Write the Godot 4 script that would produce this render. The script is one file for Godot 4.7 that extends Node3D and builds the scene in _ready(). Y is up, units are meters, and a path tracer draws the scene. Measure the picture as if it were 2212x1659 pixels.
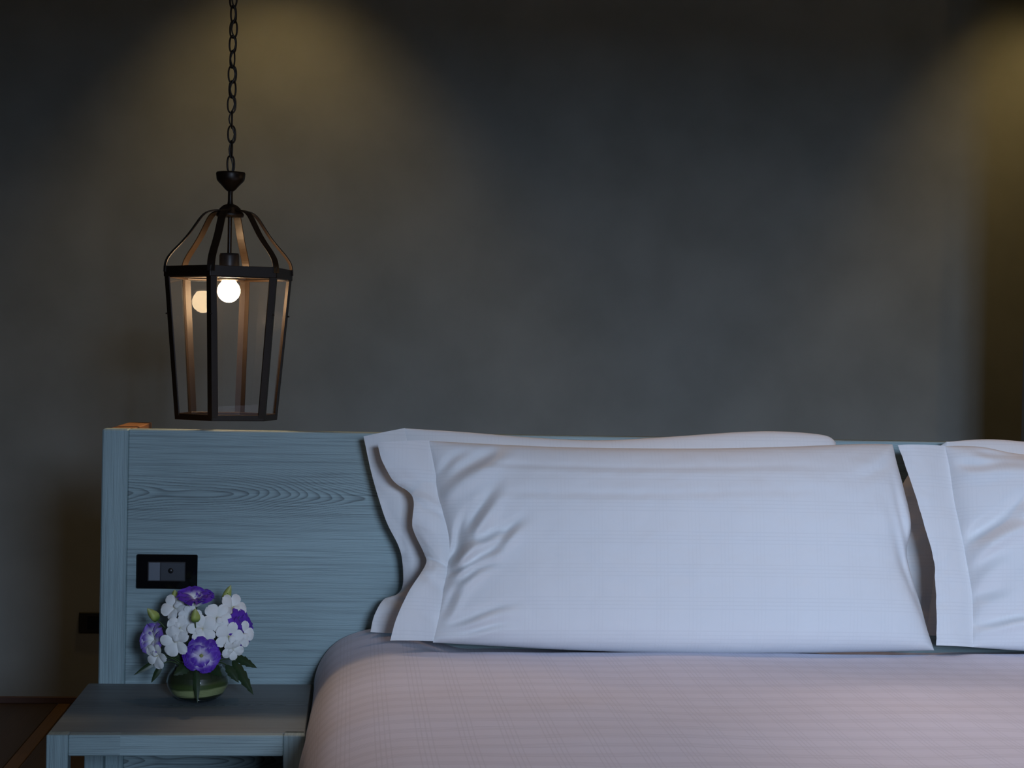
extends Node3D

# ------------------------------------------------------------------ helpers
var used_names := {}
var M := {}


func numbered(called: String) -> String:
	if not used_names.has(called):
		used_names[called] = 0
		return called
	used_names[called] += 1
	return "%s_%03d" % [called, used_names[called]]


func tag(o: Node, label: String, category: String, group := "") -> void:
	o.set_meta("label", label)
	o.set_meta("category", category)
	if group != "":
		o.set_meta("group", group)


func thing(called: String, label: String, category: String, at: Vector3, group := "") -> Node3D:
	var o := Node3D.new()
	o.name = numbered(called)
	add_child(o)
	o.position = at
	tag(o, label, category, group)
	return o


func part(called: String, mesh: Mesh, mat: Material, parent: Node, at := Vector3.ZERO) -> MeshInstance3D:
	var o := MeshInstance3D.new()
	o.name = called
	o.mesh = mesh
	o.material_override = mat
	parent.add_child(o, true)
	o.position = at
	return o


func struct(called: String, mesh: Mesh, mat: Material, at: Vector3, label: String, category := "") -> MeshInstance3D:
	var o := MeshInstance3D.new()
	o.name = called
	o.mesh = mesh
	o.material_override = mat
	add_child(o)
	o.position = at
	o.set_meta("kind", "structure")
	o.set_meta("label", label)
	o.set_meta("category", category if category != "" else called.get_slice("_", 0))
	return o


func srgb(r: float, g: float, b: float, a := 1.0) -> Color:
	# linear reflectance in, sRGB colour out
	var c := Color(r, g, b).linear_to_srgb()
	c.a = a
	return c


func mat(r: float, g: float, b: float, rough := 0.7, metal := 0.0, spec := 0.5) -> StandardMaterial3D:
	var m := StandardMaterial3D.new()
	m.albedo_color = srgb(r, g, b)
	m.roughness = rough
	m.metallic = metal
	m.metallic_specular = spec
	return m


# a box with chamfered edges; grain = axis along which the wood runs; uv in metres
func board(size: Vector3, chamfer := 0.002, grain := 0, uv_at := Vector2.ZERO) -> ArrayMesh:
	var v := PackedVector3Array()
	var nn := PackedVector3Array()
	var uv := PackedVector2Array()
	var h := size * 0.5
	var c := minf(chamfer, minf(h.x, minf(h.y, h.z)) * 0.45)
	var pt := func(s: Vector3, ax: int) -> Vector3:
		var p := Vector3(s.x * (h.x - c), s.y * (h.y - c), s.z * (h.z - c))
		p[ax] = s[ax] * h[ax]
		return p
	var polys := []
	for ax in 3:
		var b1 := (ax + 1) % 3
		var b2 := (ax + 2) % 3
		for sg in [-1.0, 1.0]:
			var q := []
			for k in [[-1.0, -1.0], [1.0, -1.0], [1.0, 1.0], [-1.0, 1.0]]:
				var s := Vector3.ZERO
				s[ax] = sg
				s[b1] = k[0]
				s[b2] = k[1]
				q.append(pt.call(s, ax))
			polys.append(q)
	for ax in 3: # the edges along ax
		var b1 := (ax + 1) % 3
		var b2 := (ax + 2) % 3
		for k in [[-1.0, -1.0], [1.0, -1.0], [1.0, 1.0], [-1.0, 1.0]]:
			var s0 := Vector3.ZERO
			s0[ax] = -1.0
			s0[b1] = k[0]
			s0[b2] = k[1]
			var s1 := s0
			s1[ax] = 1.0
			polys.append([pt.call(s0, b1), pt.call(s1, b1), pt.call(s1, b2), pt.call(s0, b2)])
	for sx in [-1.0, 1.0]:
		for sy in [-1.0, 1.0]:
			for sz in [-1.0, 1.0]:
				var s := Vector3(sx, sy, sz)
				polys.append([pt.call(s, 0), pt.call(s, 1), pt.call(s, 2)])
	var g1 := (grain + 1) % 3
	var g2 := (grain + 2) % 3
	for q in polys:
		var n: Vector3 = (q[1] - q[0]).cross(q[2] - q[0]).normalized()
		var mid: Vector3 = (q[0] + q[1] + q[2]) / 3.0
		if n.dot(mid) < 0.0:
			n = -n
			q.reverse()
		# clockwise seen from outside
		for i in range(1, q.size() - 1):
			for k in [0, i + 1, i]:
				var p: Vector3 = q[k]
				v.append(p)
				nn.append(n)
				var w: float = p[g1] if absf(n[g2]) > absf(n[g1]) else p[g2] + 0.37
				if absf(n[grain]) > 0.9:
					uv.append(uv_at + Vector2(p[g1] * 0.2, p[g2]))
				else:
					uv.append(uv_at + Vector2(p[grain], w))
	return arrays(v, nn, uv)


func arrays(v: PackedVector3Array, n: PackedVector3Array, uv := PackedVector2Array(), col := PackedColorArray()) -> ArrayMesh:
	var a := []
	a.resize(Mesh.ARRAY_MAX)
	a[Mesh.ARRAY_VERTEX] = v
	a[Mesh.ARRAY_NORMAL] = n
	if uv.size():
		a[Mesh.ARRAY_TEX_UV] = uv
	if col.size():
		a[Mesh.ARRAY_COLOR] = col
	var m := ArrayMesh.new()
	m.add_surface_from_arrays(Mesh.PRIMITIVE_TRIANGLES, a)
	return m


# a smooth grid: f(u, v) -> [position, uv, colour]
func grid_into(st: SurfaceTool, nu: int, nv: int, f: Callable, base: int, flip := false, colored := false) -> int:
	for i in nu + 1:
		for j in nv + 1:
			var r: Array = f.call(float(i) / nu, float(j) / nv)
			if colored:
				st.set_color(r[2])
			st.set_uv(r[1])
			st.add_vertex(r[0])
	for i in nu:
		for j in nv:
			var a := base + i * (nv + 1) + j
			var b := a + nv + 1
			var q := [a, b, b + 1, a, b + 1, a + 1] if flip else [a, b + 1, b, a, a + 1, b + 1]
			for k in q:
				st.add_index(k)
	return base + (nu + 1) * (nv + 1)


func grid(nu: int, nv: int, f: Callable, flip := false, colored := false) -> ArrayMesh:
	var st := SurfaceTool.new()
	st.begin(Mesh.PRIMITIVE_TRIANGLES)
	grid_into(st, nu, nv, f, 0, flip, colored)
	st.generate_normals()
	return st.commit()


# profile turned about y; profile runs from the bottom up on the outside
func lathe(profile: Array, n := 28) -> ArrayMesh:
	var st := SurfaceTool.new()
	st.begin(Mesh.PRIMITIVE_TRIANGLES)
	var m := profile.size()
	for i in n + 1:
		var a := TAU * i / n
		for j in m:
			var p: Vector2 = profile[j]
			st.set_uv(Vector2(float(i) / n, float(j) / (m - 1)))
			st.add_vertex(Vector3(cos(a) * p.x, p.y, sin(a) * p.x))
	for i in n:
		for j in m - 1:
			var a := i * m + j
			var b := a + m
			for k in [a, b + 1, b, a, a + 1, b + 1]:
				st.add_index(k)
	st.generate_normals()
	return st.commit()


# a tube along points, radius per point; closed loops pass loop = true
func tube(pts: Array, rad, n := 8, loop := false) -> ArrayMesh:
	var st := SurfaceTool.new()
	st.begin(Mesh.PRIMITIVE_TRIANGLES)
	var m := pts.size()
	var side := Vector3.ZERO
	var rows := m + 1 if loop else m
	for i in rows:
		var k := i % m
		var p0: Vector3 = pts[(k - 1 + m) % m] if loop or k > 0 else pts[k]
		var p1: Vector3 = pts[(k + 1) % m] if loop or k < m - 1 else pts[k]
		var d := (p1 - p0).normalized()
		if side == Vector3.ZERO:
			side = d.cross(Vector3.UP if absf(d.y) < 0.9 else Vector3.RIGHT).normalized()
		side = (side - d * side.dot(d)).normalized()
		var up := side.cross(d)
		var r: float = rad[k] if rad is Array else rad
		for j in n + 1:
			var a := TAU * j / n
			st.set_uv(Vector2(float(i) / m, float(j) / n))
			st.add_vertex(pts[k] + (side * cos(a) + up * sin(a)) * r)
	for i in rows - 1:
		for j in n:
			var a := i * (n + 1) + j
			var b := a + n + 1
			for k in [a, b, b + 1, a, b + 1, a + 1]:
				st.add_index(k)
	st.generate_normals()
	return st.commit()


# a flat strap of the given width and thickness swept along points; across = width direction
func strap(pts: Array, width: float, thick: float, across: Vector3) -> ArrayMesh:
	var st := SurfaceTool.new()
	st.begin(Mesh.PRIMITIVE_TRIANGLES)
	st.set_smooth_group(-1)
	var m := pts.size()
	var rings := []
	for k in m:
		var d: Vector3 = (pts[mini(k + 1, m - 1)] - pts[maxi(k - 1, 0)]).normalized()
		var o := d.cross(across).normalized() * thick * 0.5
		var w := across * width * 0.5
		var b := 0.25
		rings.append([pts[k] - w + o * b, pts[k] - w * 0.9 + o, pts[k] + w * 0.9 + o, pts[k] + w + o * b, pts[k] + w - o * b, pts[k] + w * 0.9 - o, pts[k] - w * 0.9 - o, pts[k] - w - o * b])
	for k in m - 1:
		for j in 8:
			var a: Vector3 = rings[k][j]
			var b: Vector3 = rings[k][(j + 1) % 8]
			var c: Vector3 = rings[k + 1][(j + 1) % 8]
			var e: Vector3 = rings[k + 1][j]
			for p in [a, b, c, a, c, e]:
				st.add_vertex(p)
	for e in [0, m - 1]:
		for j in range(1, 7):
			var q := [rings[e][0], rings[e][j], rings[e][j + 1]]
			if e == 0:
				q.reverse()
			for p in q:
				st.add_vertex(p)
	st.generate_normals()
	return st.commit()


func sample(c: Array, u: float) -> Vector2:
	var n := c.size() - 1
	var x := clampf(u, 0.0, 1.0) * n
	var i := mini(int(x), n - 1)
	var f := x - i
	var p0: Vector2 = c[maxi(i - 1, 0)]
	var p1: Vector2 = c[i]
	var p2: Vector2 = c[i + 1]
	var p3: Vector2 = c[mini(i + 2, n)]
	return p1.cubic_interpolate(p2, p0, p3, f)


func sample1(c: Array, u: float) -> float:
	var n := c.size() - 1
	var x := clampf(u, 0.0, 1.0) * n
	var i := mini(int(x), n - 1)
	return cubic_interpolate(c[i], c[i + 1], c[maxi(i - 1, 0)], c[mini(i + 2, n)], x - i)


func facing(axis: Vector3, spin := 0.0) -> Basis:
	# local +y looks along axis
	var y := axis.normalized()
	var x := y.cross(Vector3(0.1, 0.2, 1.0)).normalized()
	var z := x.cross(y)
	return Basis(x, y, z) * Basis(Vector3.UP, spin)


# ------------------------------------------------------------------ the scene
const E_DAY := 85.0
const E_PASSAGE := 0.30
const E_BED := 0.95
const E_HEAD := 0.24
const E_BULB := 0.1
const CAM_YAW := 0.085013
const CAM_PITCH := -0.013802
const CAM_ROLL := 0.019434


func _ready() -> void:
	# camera
	var cam := Camera3D.new()
	cam.name = "camera"
	add_child(cam)
	cam.fov = 23.429
	cam.near = 0.05
	cam.far = 60.0
	var fwd := Vector3(sin(CAM_YAW) * cos(CAM_PITCH), sin(CAM_PITCH), -cos(CAM_YAW) * cos(CAM_PITCH))
	var rgt := fwd.cross(Vector3.UP).normalized()
	var up := rgt.cross(fwd)
	var r2 := rgt * cos(CAM_ROLL) + up * sin(CAM_ROLL)
	var u2 := up * cos(CAM_ROLL) - rgt * sin(CAM_ROLL)
	cam.transform = Transform3D(Basis(r2, u2, -fwd), Vector3(0.0, 1.1627, 3.903))
	cam.current = true
	# sky outside the window, exposure
	var env := Environment.new()
	env.background_mode = Environment.BG_COLOR
	env.background_color = srgb(0.45, 0.6, 0.9)
	env.background_energy_multiplier = 0.6
	env.tonemap_mode = Environment.TONE_MAPPER_LINEAR
	env.tonemap_exposure = 1.0
	env.sdfgi_enabled = true
	env.ssao_enabled = true
	env.ssil_enabled = true
	var we := WorldEnvironment.new()
	we.name = "environment"
	we.environment = env
	add_child(we)
	# daylight: area light for the strip of sky over the added terrace wall, through the window behind the camera
	var day := AreaLight3D.new()
	day.name = "window_daylight"
	add_child(day)
	day.area_size = Vector2(SKY_X1 - SKY_X0, SKY_Y1 - SKY_Y0)
	day.position = Vector3((SKY_X0 + SKY_X1) * 0.5, (SKY_Y0 + SKY_Y1) * 0.5, TERRACE_Z)
	day.light_color = srgb(0.56, 0.72, 1.0)
	day.light_energy = E_DAY
	day.area_range = 20.0
	day.shadow_enabled = true

	make_materials()
	build_room()
	build_headboard()
	build_bed()
	build_nightstand()
	build_lantern(Vector3(-0.2778, 1.0164, -0.2), "hexagonal dark bronze glass lantern on a chain, behind the headboard end above the flowers")
	build_lantern(Vector3(2.05, 1.0164, -0.2), "hexagonal dark bronze glass lantern on a chain, behind the far end of the headboard")
	build_plates()
	build_flowers()


const FRONT_Z := 5.4
const TERRACE_Z := 10.0
const SKY_X0 := -0.25
const SKY_X1 := 2.35
const SKY_Y0 := 1.85
const SKY_Y1 := 3.0
const BACK_Z := -2.28
const LEFT_X := -3.2
const RIGHT_X := 4.6
const CEIL_Y := 2.9
const WIN_X0 := 0.42
const WIN_X1 := 1.75
const WIN_Y0 := 0.10
const WIN_Y1 := 2.07


# ------------------------------------------------------------------ materials
func noise_image(sz: int, freq: float, octaves: int, sd: int) -> Image:
	var n := FastNoiseLite.new()
	n.seed = sd
	n.frequency = freq
	n.fractal_octaves = octaves
	n.noise_type = FastNoiseLite.TYPE_SIMPLEX_SMOOTH
	return n.get_seamless_image(sz, sz)


func tinted(im: Image, lo: Color, hi: Color) -> ImageTexture:
	var w := im.get_width()
	var h := im.get_height()
	var out := Image.create(w, h, false, Image.FORMAT_RGB8)
	for y in h:
		for x in w:
			out.set_pixel(x, y, lo.lerp(hi, im.get_pixel(x, y).r))
	return ImageTexture.create_from_image(out)


# plain-sawn grain: 1.3 m along u, 0.56 m along v; the arches run along v = 0.62
func wood_images() -> Array:
	var w := 1536
	var h := 704
	var n := FastNoiseLite.new()
	n.seed = 11
	n.frequency = 1.0
	n.fractal_octaves = 2
	var col := Image.create(w, h, false, Image.FORMAT_L8)
	var hgt := Image.create(w, h, false, Image.FORMAT_L8)
	for y in h:
		var v := float(y) / h * 0.56
		for x in w:
			var u := float(x) / w * 1.3
			var warp := n.get_noise_2d(u * 3.0, v * 9.0) * 1.6 + n.get_noise_2d(u * 9.0 + 31.0, v * 40.0) * 0.35
			var vc := 0.145 + 0.012 * sin(u * 5.0)
			var hh := 0.015
			var arch := sqrt(1.0 + pow((v - vc) / hh, 2.0))
			# rings crowd together and spread out along the board
			var run := u * 26.0 + 1.5 * sin(u * 13.0 + 0.6)
			var ph := run + (arch * hh / 0.0046) + warp
			var fr := ph - floorf(ph)
			var late := pow(fr, 3.0) * smoothstep(1.0, 0.9, fr)
			var near_arch := exp(-pow((v - vc) / 0.045, 2.0))
			var fine := n.get_noise_2d(u * 5.0 + 7.0, v * 420.0)
			var fine2 := n.get_noise_2d(u * 2.0 + 70.0, v * 130.0)
			var broad := n.get_noise_2d(u * 1.2 + 9.0, v * 6.0)
			var d := late * (0.07 + 0.52 * near_arch) + maxf(0.0, fine) * 0.21 + maxf(0.0, fine2) * 0.22 - broad * 0.10
			var l := clampf(0.86 - d * 0.62, 0.0, 1.0)
			col.set_pixel(x, y, Color(l, l, l))
			var g := clampf(0.8 - late * 0.4 * near_arch - maxf(0.0, fine) * 0.7, 0.0, 1.0)
			hgt.set_pixel(x, y, Color(g, g, g))
	return [ImageTexture.create_from_image(col), ImageTexture.create_from_image(hgt)]


func wood(base: Color, tex: Array, rough := 0.55) -> StandardMaterial3D:
	var m := StandardMaterial3D.new()
	m.albedo_color = base
	m.albedo_texture = tex[0]
	m.uv1_scale = Vector3(1.0 / 1.3, 1.0 / 0.56, 1.0)
	m.roughness = rough
	m.heightmap_enabled = true
	m.heightmap_texture = tex[1]
	m.heightmap_scale = 0.06
	return m


# white cotton with a woven windowpane check: four fine lines every 65 mm both ways
func cloth_images(show: float) -> Array:
	var s := 520
	var col := Image.create(s, s, false, Image.FORMAT_L8)
	var hgt := Image.create(s, s, false, Image.FORMAT_L8)
	var line := PackedFloat32Array()
	line.resize(s)
	for i in s:
		var mm := float(i) / s * 65.0
		var v := 0.0
		for k in 4:
			v = maxf(v, 1.0 - smoothstep(0.7, 1.5, absf(mm - (18.0 + 7.5 * k))))
		line[i] = v
	for y in s:
		for x in s:
			var l := maxf(line[x] * 0.55, line[y] * 1.25)
			var weave := 0.015 * (float((x / 2 + y / 2) % 2) - 0.5)
			var c := 0.985 - l * 0.085 * show + weave
			col.set_pixel(x, y, Color(c, c, c))
			var g := 0.5 + l * 0.35 * show + weave * 4.0
			hgt.set_pixel(x, y, Color(g, g, g))
	return [ImageTexture.create_from_image(col), ImageTexture.create_from_image(hgt)]


func cotton(r: float, g: float, b: float, tex: Array) -> StandardMaterial3D:
	var m := mat(r, g, b, 0.85, 0.0, 0.3)
	m.albedo_texture = tex[0]
	m.uv1_scale = Vector3(1.0 / 0.065, 1.0 / 0.065, 1.0)
	m.heightmap_enabled = true
	m.heightmap_texture = tex[1]
	m.heightmap_scale = 0.02
	m.rim_enabled = true
	m.rim = 0.15
	m.rim_tint = 0.3
	return m


func make_materials() -> void:
	var plaster := mat(1, 1, 1, 0.8, 0.0, 0.35)
	plaster.albedo_texture = tinted(noise_image(512, 0.008, 5, 3), srgb(0.222, 0.238, 0.226), srgb(0.284, 0.304, 0.290))
	plaster.uv1_triplanar = true
	plaster.uv1_world_triplanar = true
	plaster.uv1_scale = Vector3(0.55, 0.55, 0.55)
	M.plaster = plaster
	M.ceiling = mat(0.5, 0.49, 0.46, 0.9)
	var wt := wood_images()
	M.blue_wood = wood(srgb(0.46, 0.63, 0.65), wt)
	M.darker_wood = wood(srgb(0.28, 0.345, 0.37), wt)  # darker version of the blue-grey wood, for the nightstand top
	M.terrace = mat(0.5, 0.5, 0.5, 0.8)
	M.brown_wood = wood(srgb(0.42, 0.20, 0.08), wt)
	M.floor_wood = wood(srgb(0.085, 0.055, 0.036), wt, 0.45)
	M.floor_wood_light = wood(srgb(0.20, 0.11, 0.045), wt, 0.45)
	var ct := cloth_images(0.7)
	M.cotton = cotton(0.86, 0.86, 0.86, cloth_images(0.15))
	M.duvet = cotton(0.80, 0.80, 0.92, ct)
	M.hem = mat(0.80, 0.80, 0.80, 0.85, 0.0, 0.3)
	M.mattress = mat(0.6, 0.58, 0.55, 0.9)
	M.bronze = mat(0.017, 0.009, 0.0042, 0.38, 0.3)
	M.black_iron = mat(0.018, 0.016, 0.016, 0.42, 0.0, 0.5)
	M.skirting = mat(0.09, 0.05, 0.04, 0.5)
	M.window_frame = mat(0.35, 0.35, 0.36, 0.4)
	var pane := mat(0.95, 0.97, 1.0, 0.0, 0.0, 0.5)
	pane.albedo_color.a = 0.004
	pane.transparency = BaseMaterial3D.TRANSPARENCY_ALPHA
	M.pane = pane
	var bulb := mat(1.0, 0.9, 0.75, 0.3)
	bulb.emission_enabled = true
	bulb.emission = srgb(1.0, 0.72, 0.42)
	bulb.emission_energy_multiplier = 22.0
	M.bulb = bulb
	var spot := mat(1.0, 0.9, 0.7, 0.3)
	spot.emission_enabled = true
	spot.emission = srgb(1.0, 0.66, 0.25)
	spot.emission_energy_multiplier = 4.0
	M.spot = spot
	M.gloss_black = mat(0.006, 0.006, 0.007, 0.08, 0.0, 0.5)
	M.grey_key = mat(0.16, 0.18, 0.21, 0.3)
	M.dark_key = mat(0.05, 0.055, 0.065, 0.3)
	M.dull_black = mat(0.012, 0.012, 0.013, 0.4)


# ------------------------------------------------------------------ room
func box_mesh(size: Vector3) -> BoxMesh:
	var b := BoxMesh.new()
	b.size = size
	return b


func build_room() -> void:
	var zc := (FRONT_Z + BACK_Z) * 0.5
	var zl := FRONT_Z - BACK_Z
	var xc := (LEFT_X + RIGHT_X) * 0.5
	var xl := RIGHT_X - LEFT_X
	var fl := struct("floor", box_mesh(Vector3(xl + 0.4, 0.2, zl + 0.4)), M.floor_wood, Vector3(xc, -0.112, zc), "dark brown floor laid with wooden planks")
	# planks, each its own piece
	var shapes := []
	for k in 4:
		shapes.append(board(Vector3(0.2185, 0.012, 2.556), 0.0015, 2, Vector2(0.31 * k, 0.13 * k)))
	var lefts := []
	var edge_x := -0.952
	while edge_x > LEFT_X + 0.05:
		lefts.append(edge_x - 0.22)
		edge_x -= 0.22
	edge_x = -0.909
	while edge_x < RIGHT_X - 0.05:
		lefts.append(edge_x)
		edge_x += 0.22
	for i in lefts.size():
		for j in 3:
			part("plank", shapes[(i * 3 + j * 2) % 4], M.floor_wood, fl, Vector3(lefts[i] + 0.11, -0.006, BACK_Z + 1.28 + j * 2.56) - fl.position)
	var strip := board(Vector3(0.0415, 0.012, 2.556), 0.0015, 2, Vector2(0.5, 0.3))
	for j in 3:
		var o := part("inlay_strip", strip, M.floor_wood_light, fl, Vector3(-0.9305, -0.006, BACK_Z + 1.28 + j * 2.56) - fl.position)
		o.set_meta("label", "light orange-brown strip between the dark planks")
	struct("ceiling", box_mesh(Vector3(xl + 0.4, 0.2, zl + 0.4)), M.ceiling, Vector3(xc, CEIL_Y + 0.1, zc), "plain pale ceiling above the bed")
	struct("wall_back", box_mesh(Vector3(xl + 0.4, CEIL_Y, 0.2)), M.plaster, Vector3(xc, CEIL_Y * 0.5, BACK_Z - 0.1), "dark grey mottled plaster wall behind the headboard")
	struct("wall_left", box_mesh(Vector3(0.2, CEIL_Y, zl)), M.plaster, Vector3(LEFT_X - 0.1, CEIL_Y * 0.5, zc), "dark grey plaster side wall beyond the nightstand")
	struct("wall_right", box_mesh(Vector3(0.2, CEIL_Y, zl)), M.plaster, Vector3(RIGHT_X + 0.1, CEIL_Y * 0.5, zc), "dark grey plaster side wall beyond the bed")
	struct("baseboard_back", board(Vector3(xl, 0.022, 0.012), 0.002), M.skirting, Vector3(xc, 0.011, BACK_Z + 0.006), "thin reddish brown skirting along the dark wall", "baseboard")
	# the pier that shades the end of the wall behind
	struct("trim_1", box_mesh(Vector3(0.9, CEIL_Y, 0.14)), M.plaster, Vector3(2.015 + 0.45, CEIL_Y * 0.5, BACK_Z + 0.8), "dark plaster pier at the end of the passage", "pier")
	# window wall behind the camera, opening left free
	var wf := [
		[LEFT_X, WIN_X0, 0.0, CEIL_Y], [WIN_X1, RIGHT_X, 0.0, CEIL_Y], [WIN_X0, WIN_X1, 0.0, WIN_Y0], [WIN_X0, WIN_X1, WIN_Y1, CEIL_Y],
	]
	var front: Node3D
	for k in wf.size():
		var q: Array = wf[k]
		var bm := box_mesh(Vector3(q[1] - q[0], q[3] - q[2], 0.2))
		var at := Vector3((q[0] + q[1]) * 0.5, (q[2] + q[3]) * 0.5, FRONT_Z + 0.1)
		if k == 0:
			front = struct("wall_front", bm, M.plaster, at, "dark plaster wall with the wide window")
		else:
			part("wall_piece", bm, M.plaster, front, at - front.position)
	var wz := FRONT_Z + 0.1
	var win := struct("window_1", board(Vector3(WIN_X1 - WIN_X0, 0.06, 0.06), 0.004), M.window_frame, Vector3((WIN_X0 + WIN_X1) * 0.5, WIN_Y0 + 0.03, wz), "wide grey framed window opposite the bed")
	part("frame", board(Vector3(WIN_X1 - WIN_X0, 0.06, 0.06), 0.004), M.window_frame, win, Vector3(0, WIN_Y1 - WIN_Y0 - 0.06, 0))
	for s in [-1.0, 0.0, 1.0]:
		part("frame", board(Vector3(0.06, WIN_Y1 - WIN_Y0 - 0.12, 0.06), 0.004), M.window_frame, win, Vector3(s * ((WIN_X1 - WIN_X0) * 0.5 - 0.03), (WIN_Y1 - WIN_Y0) * 0.5 - 0.03, 0))
	for s in [-1.0, 1.0]:
		part("pane", box_mesh(Vector3((WIN_X1 - WIN_X0) * 0.5 - 0.09, WIN_Y1 - WIN_Y0 - 0.12, 0.006)), M.pane, win, Vector3(s * (WIN_X1 - WIN_X0) * 0.25, (WIN_Y1 - WIN_Y0) * 0.5 - 0.03, 0))
	# unseen terrace, added to shape the strip of sky: floor, walls, roof slab
	var tz := (FRONT_Z + 0.2 + TERRACE_Z) * 0.5
	var tl := TERRACE_Z - FRONT_Z - 0.2
	var tw := 6.0
	var outer := struct("wall_added_terrace", box_mesh(Vector3(tw, SKY_Y0, 0.2)), M.terrace, Vector3(1.1, SKY_Y0 * 0.5, TERRACE_Z + 0.1), "pale unseen terrace wall added to frame the strip of sky")
	part("added_side_wall", box_mesh(Vector3(SKY_X0 + 1.9, SKY_Y1 - SKY_Y0, 0.2)), M.terrace, outer, Vector3((-1.9 + SKY_X0) * 0.5 - 1.1, (SKY_Y0 + SKY_Y1) * 0.5 - SKY_Y0 * 0.5, 0))
	part("added_side_wall", box_mesh(Vector3(4.1 - SKY_X1, SKY_Y1 - SKY_Y0, 0.2)), M.terrace, outer, Vector3((4.1 + SKY_X1) * 0.5 - 1.1, (SKY_Y0 + SKY_Y1) * 0.5 - SKY_Y0 * 0.5, 0))
	part("added_roof_slab", box_mesh(Vector3(tw, 0.2, tl + 0.2)), M.terrace, outer, Vector3(0, SKY_Y1 + 0.1 - SKY_Y0 * 0.5, -tl * 0.5))
	part("added_terrace_floor", box_mesh(Vector3(tw, 0.1, tl)), M.terrace, outer, Vector3(0, -0.05 - SKY_Y0 * 0.5, -tl * 0.5 - 0.1))
	# recessed ceiling lamps: over the passage (pairs against the wall) and over the bed
	for q in [[-0.36, "outer"], [-0.18, "inner"]]:
		downlight(Vector3(q[0], CEIL_Y, BACK_Z + 0.40), E_PASSAGE, 40.0, "recessed ceiling lamp washing the dark wall behind the lantern, %s of the pair" % q[1], "ceiling lamps over the passage")
	for q in [[2.24, "beside the edge of the pier"], [2.42, "deep behind the pier"]]:
		downlight(Vector3(q[0], CEIL_Y, BACK_Z + 0.34), E_PASSAGE * 1.2, 36.0, "recessed ceiling lamp washing the dark wall " + q[1], "ceiling lamps by the pier")
	for q in [[0.36, "nightstand side"], [1.6, "far side"]]:
		downlight(Vector3(q[0], CEIL_Y, 1.3), E_BED, 27.0, "recessed ceiling lamp above the middle of the bed, %s" % q[1], "ceiling lamps over the bed", Color(1.0, 0.76, 0.66))
	for q in [[0.25, 1.0, "the outer end of the pillows beside the lantern"], [1.17, 2.0, "the gap between the two front pillows"], [1.98, 1.0, "the far end of the pillows"]]:
		downlight(Vector3(q[0], CEIL_Y, 0.16), E_HEAD * q[1], 26.0, "small round recessed ceiling lamp above " + q[2], "ceiling lamps over the pillows", Color(1.0, 0.62, 0.38), 1.0)


func downlight(at: Vector3, energy: float, angle: float, label: String, group: String, tint := Color(1.0, 0.66, 0.25), blend := 0.6) -> void:
	var t := thing("ceiling_lamp", label, "lamp", at, group)
	part("rim", lathe([Vector2(0.034, -0.001), Vector2(0.046, -0.002), Vector2(0.047, -0.006), Vector2(0.034, -0.007), Vector2(0.033, -0.001)]), M.window_frame, t)
	part("lamp_glass", lathe([Vector2(0.0, -0.004), Vector2(0.033, -0.004), Vector2(0.033, -0.001), Vector2(0.0, -0.001)]), M.spot, t)
	var s := SpotLight3D.new()
	s.name = "lamp_light"
	t.add_child(s)
	s.position = Vector3(0, -0.02, 0)
	s.rotation.x = -PI / 2
	s.light_color = tint.linear_to_srgb()
	s.light_energy = energy
	s.light_size = 0.03
	s.spot_angle = angle
	s.spot_angle_attenuation = blend
	s.spot_range = 12.0
	s.spot_attenuation = 2.0
	s.shadow_enabled = true


# ------------------------------------------------------------------ headboard
func build_headboard() -> void:
	var hb := thing("headboard", "wide blue-grey washed wood headboard with vertical end stile", "headboard", Vector3(0, 0, 0))
	var x0 := -0.5195
	var x1 := 2.30
	var top := 1.0
	part("stile", board(Vector3(0.0535, top, 0.058), 0.003, 1, Vector2(0.2, 0.5)), M.blue_wood, hb, Vector3(x0 + 0.02675, top * 0.5, -0.029))
	part("stile", board(Vector3(0.0535, top, 0.058), 0.003, 1, Vector2(0.7, 0.1)), M.blue_wood, hb, Vector3(x1 - 0.02675, top * 0.5, -0.029))
	var pw := x1 - x0 - 0.1076
	part("panel", board(Vector3(pw, top, 0.057), 0.0022, 0, Vector2(1.45, -0.212)), M.blue_wood, hb, Vector3((x0 + x1) * 0.5, top * 0.5, -0.0295))
	for s in [0, 1]:
		var rp := part("return_panel", board(Vector3(0.05, top, 0.34), 0.002, 2, Vector2(0.1, 0.3)), M.brown_wood, hb, Vector3(-0.486 if s == 0 else 2.265, top * 0.5, -0.058 - 0.172))
		rp.set_meta("label", "bare brown wood side return behind the headboard")


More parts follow.
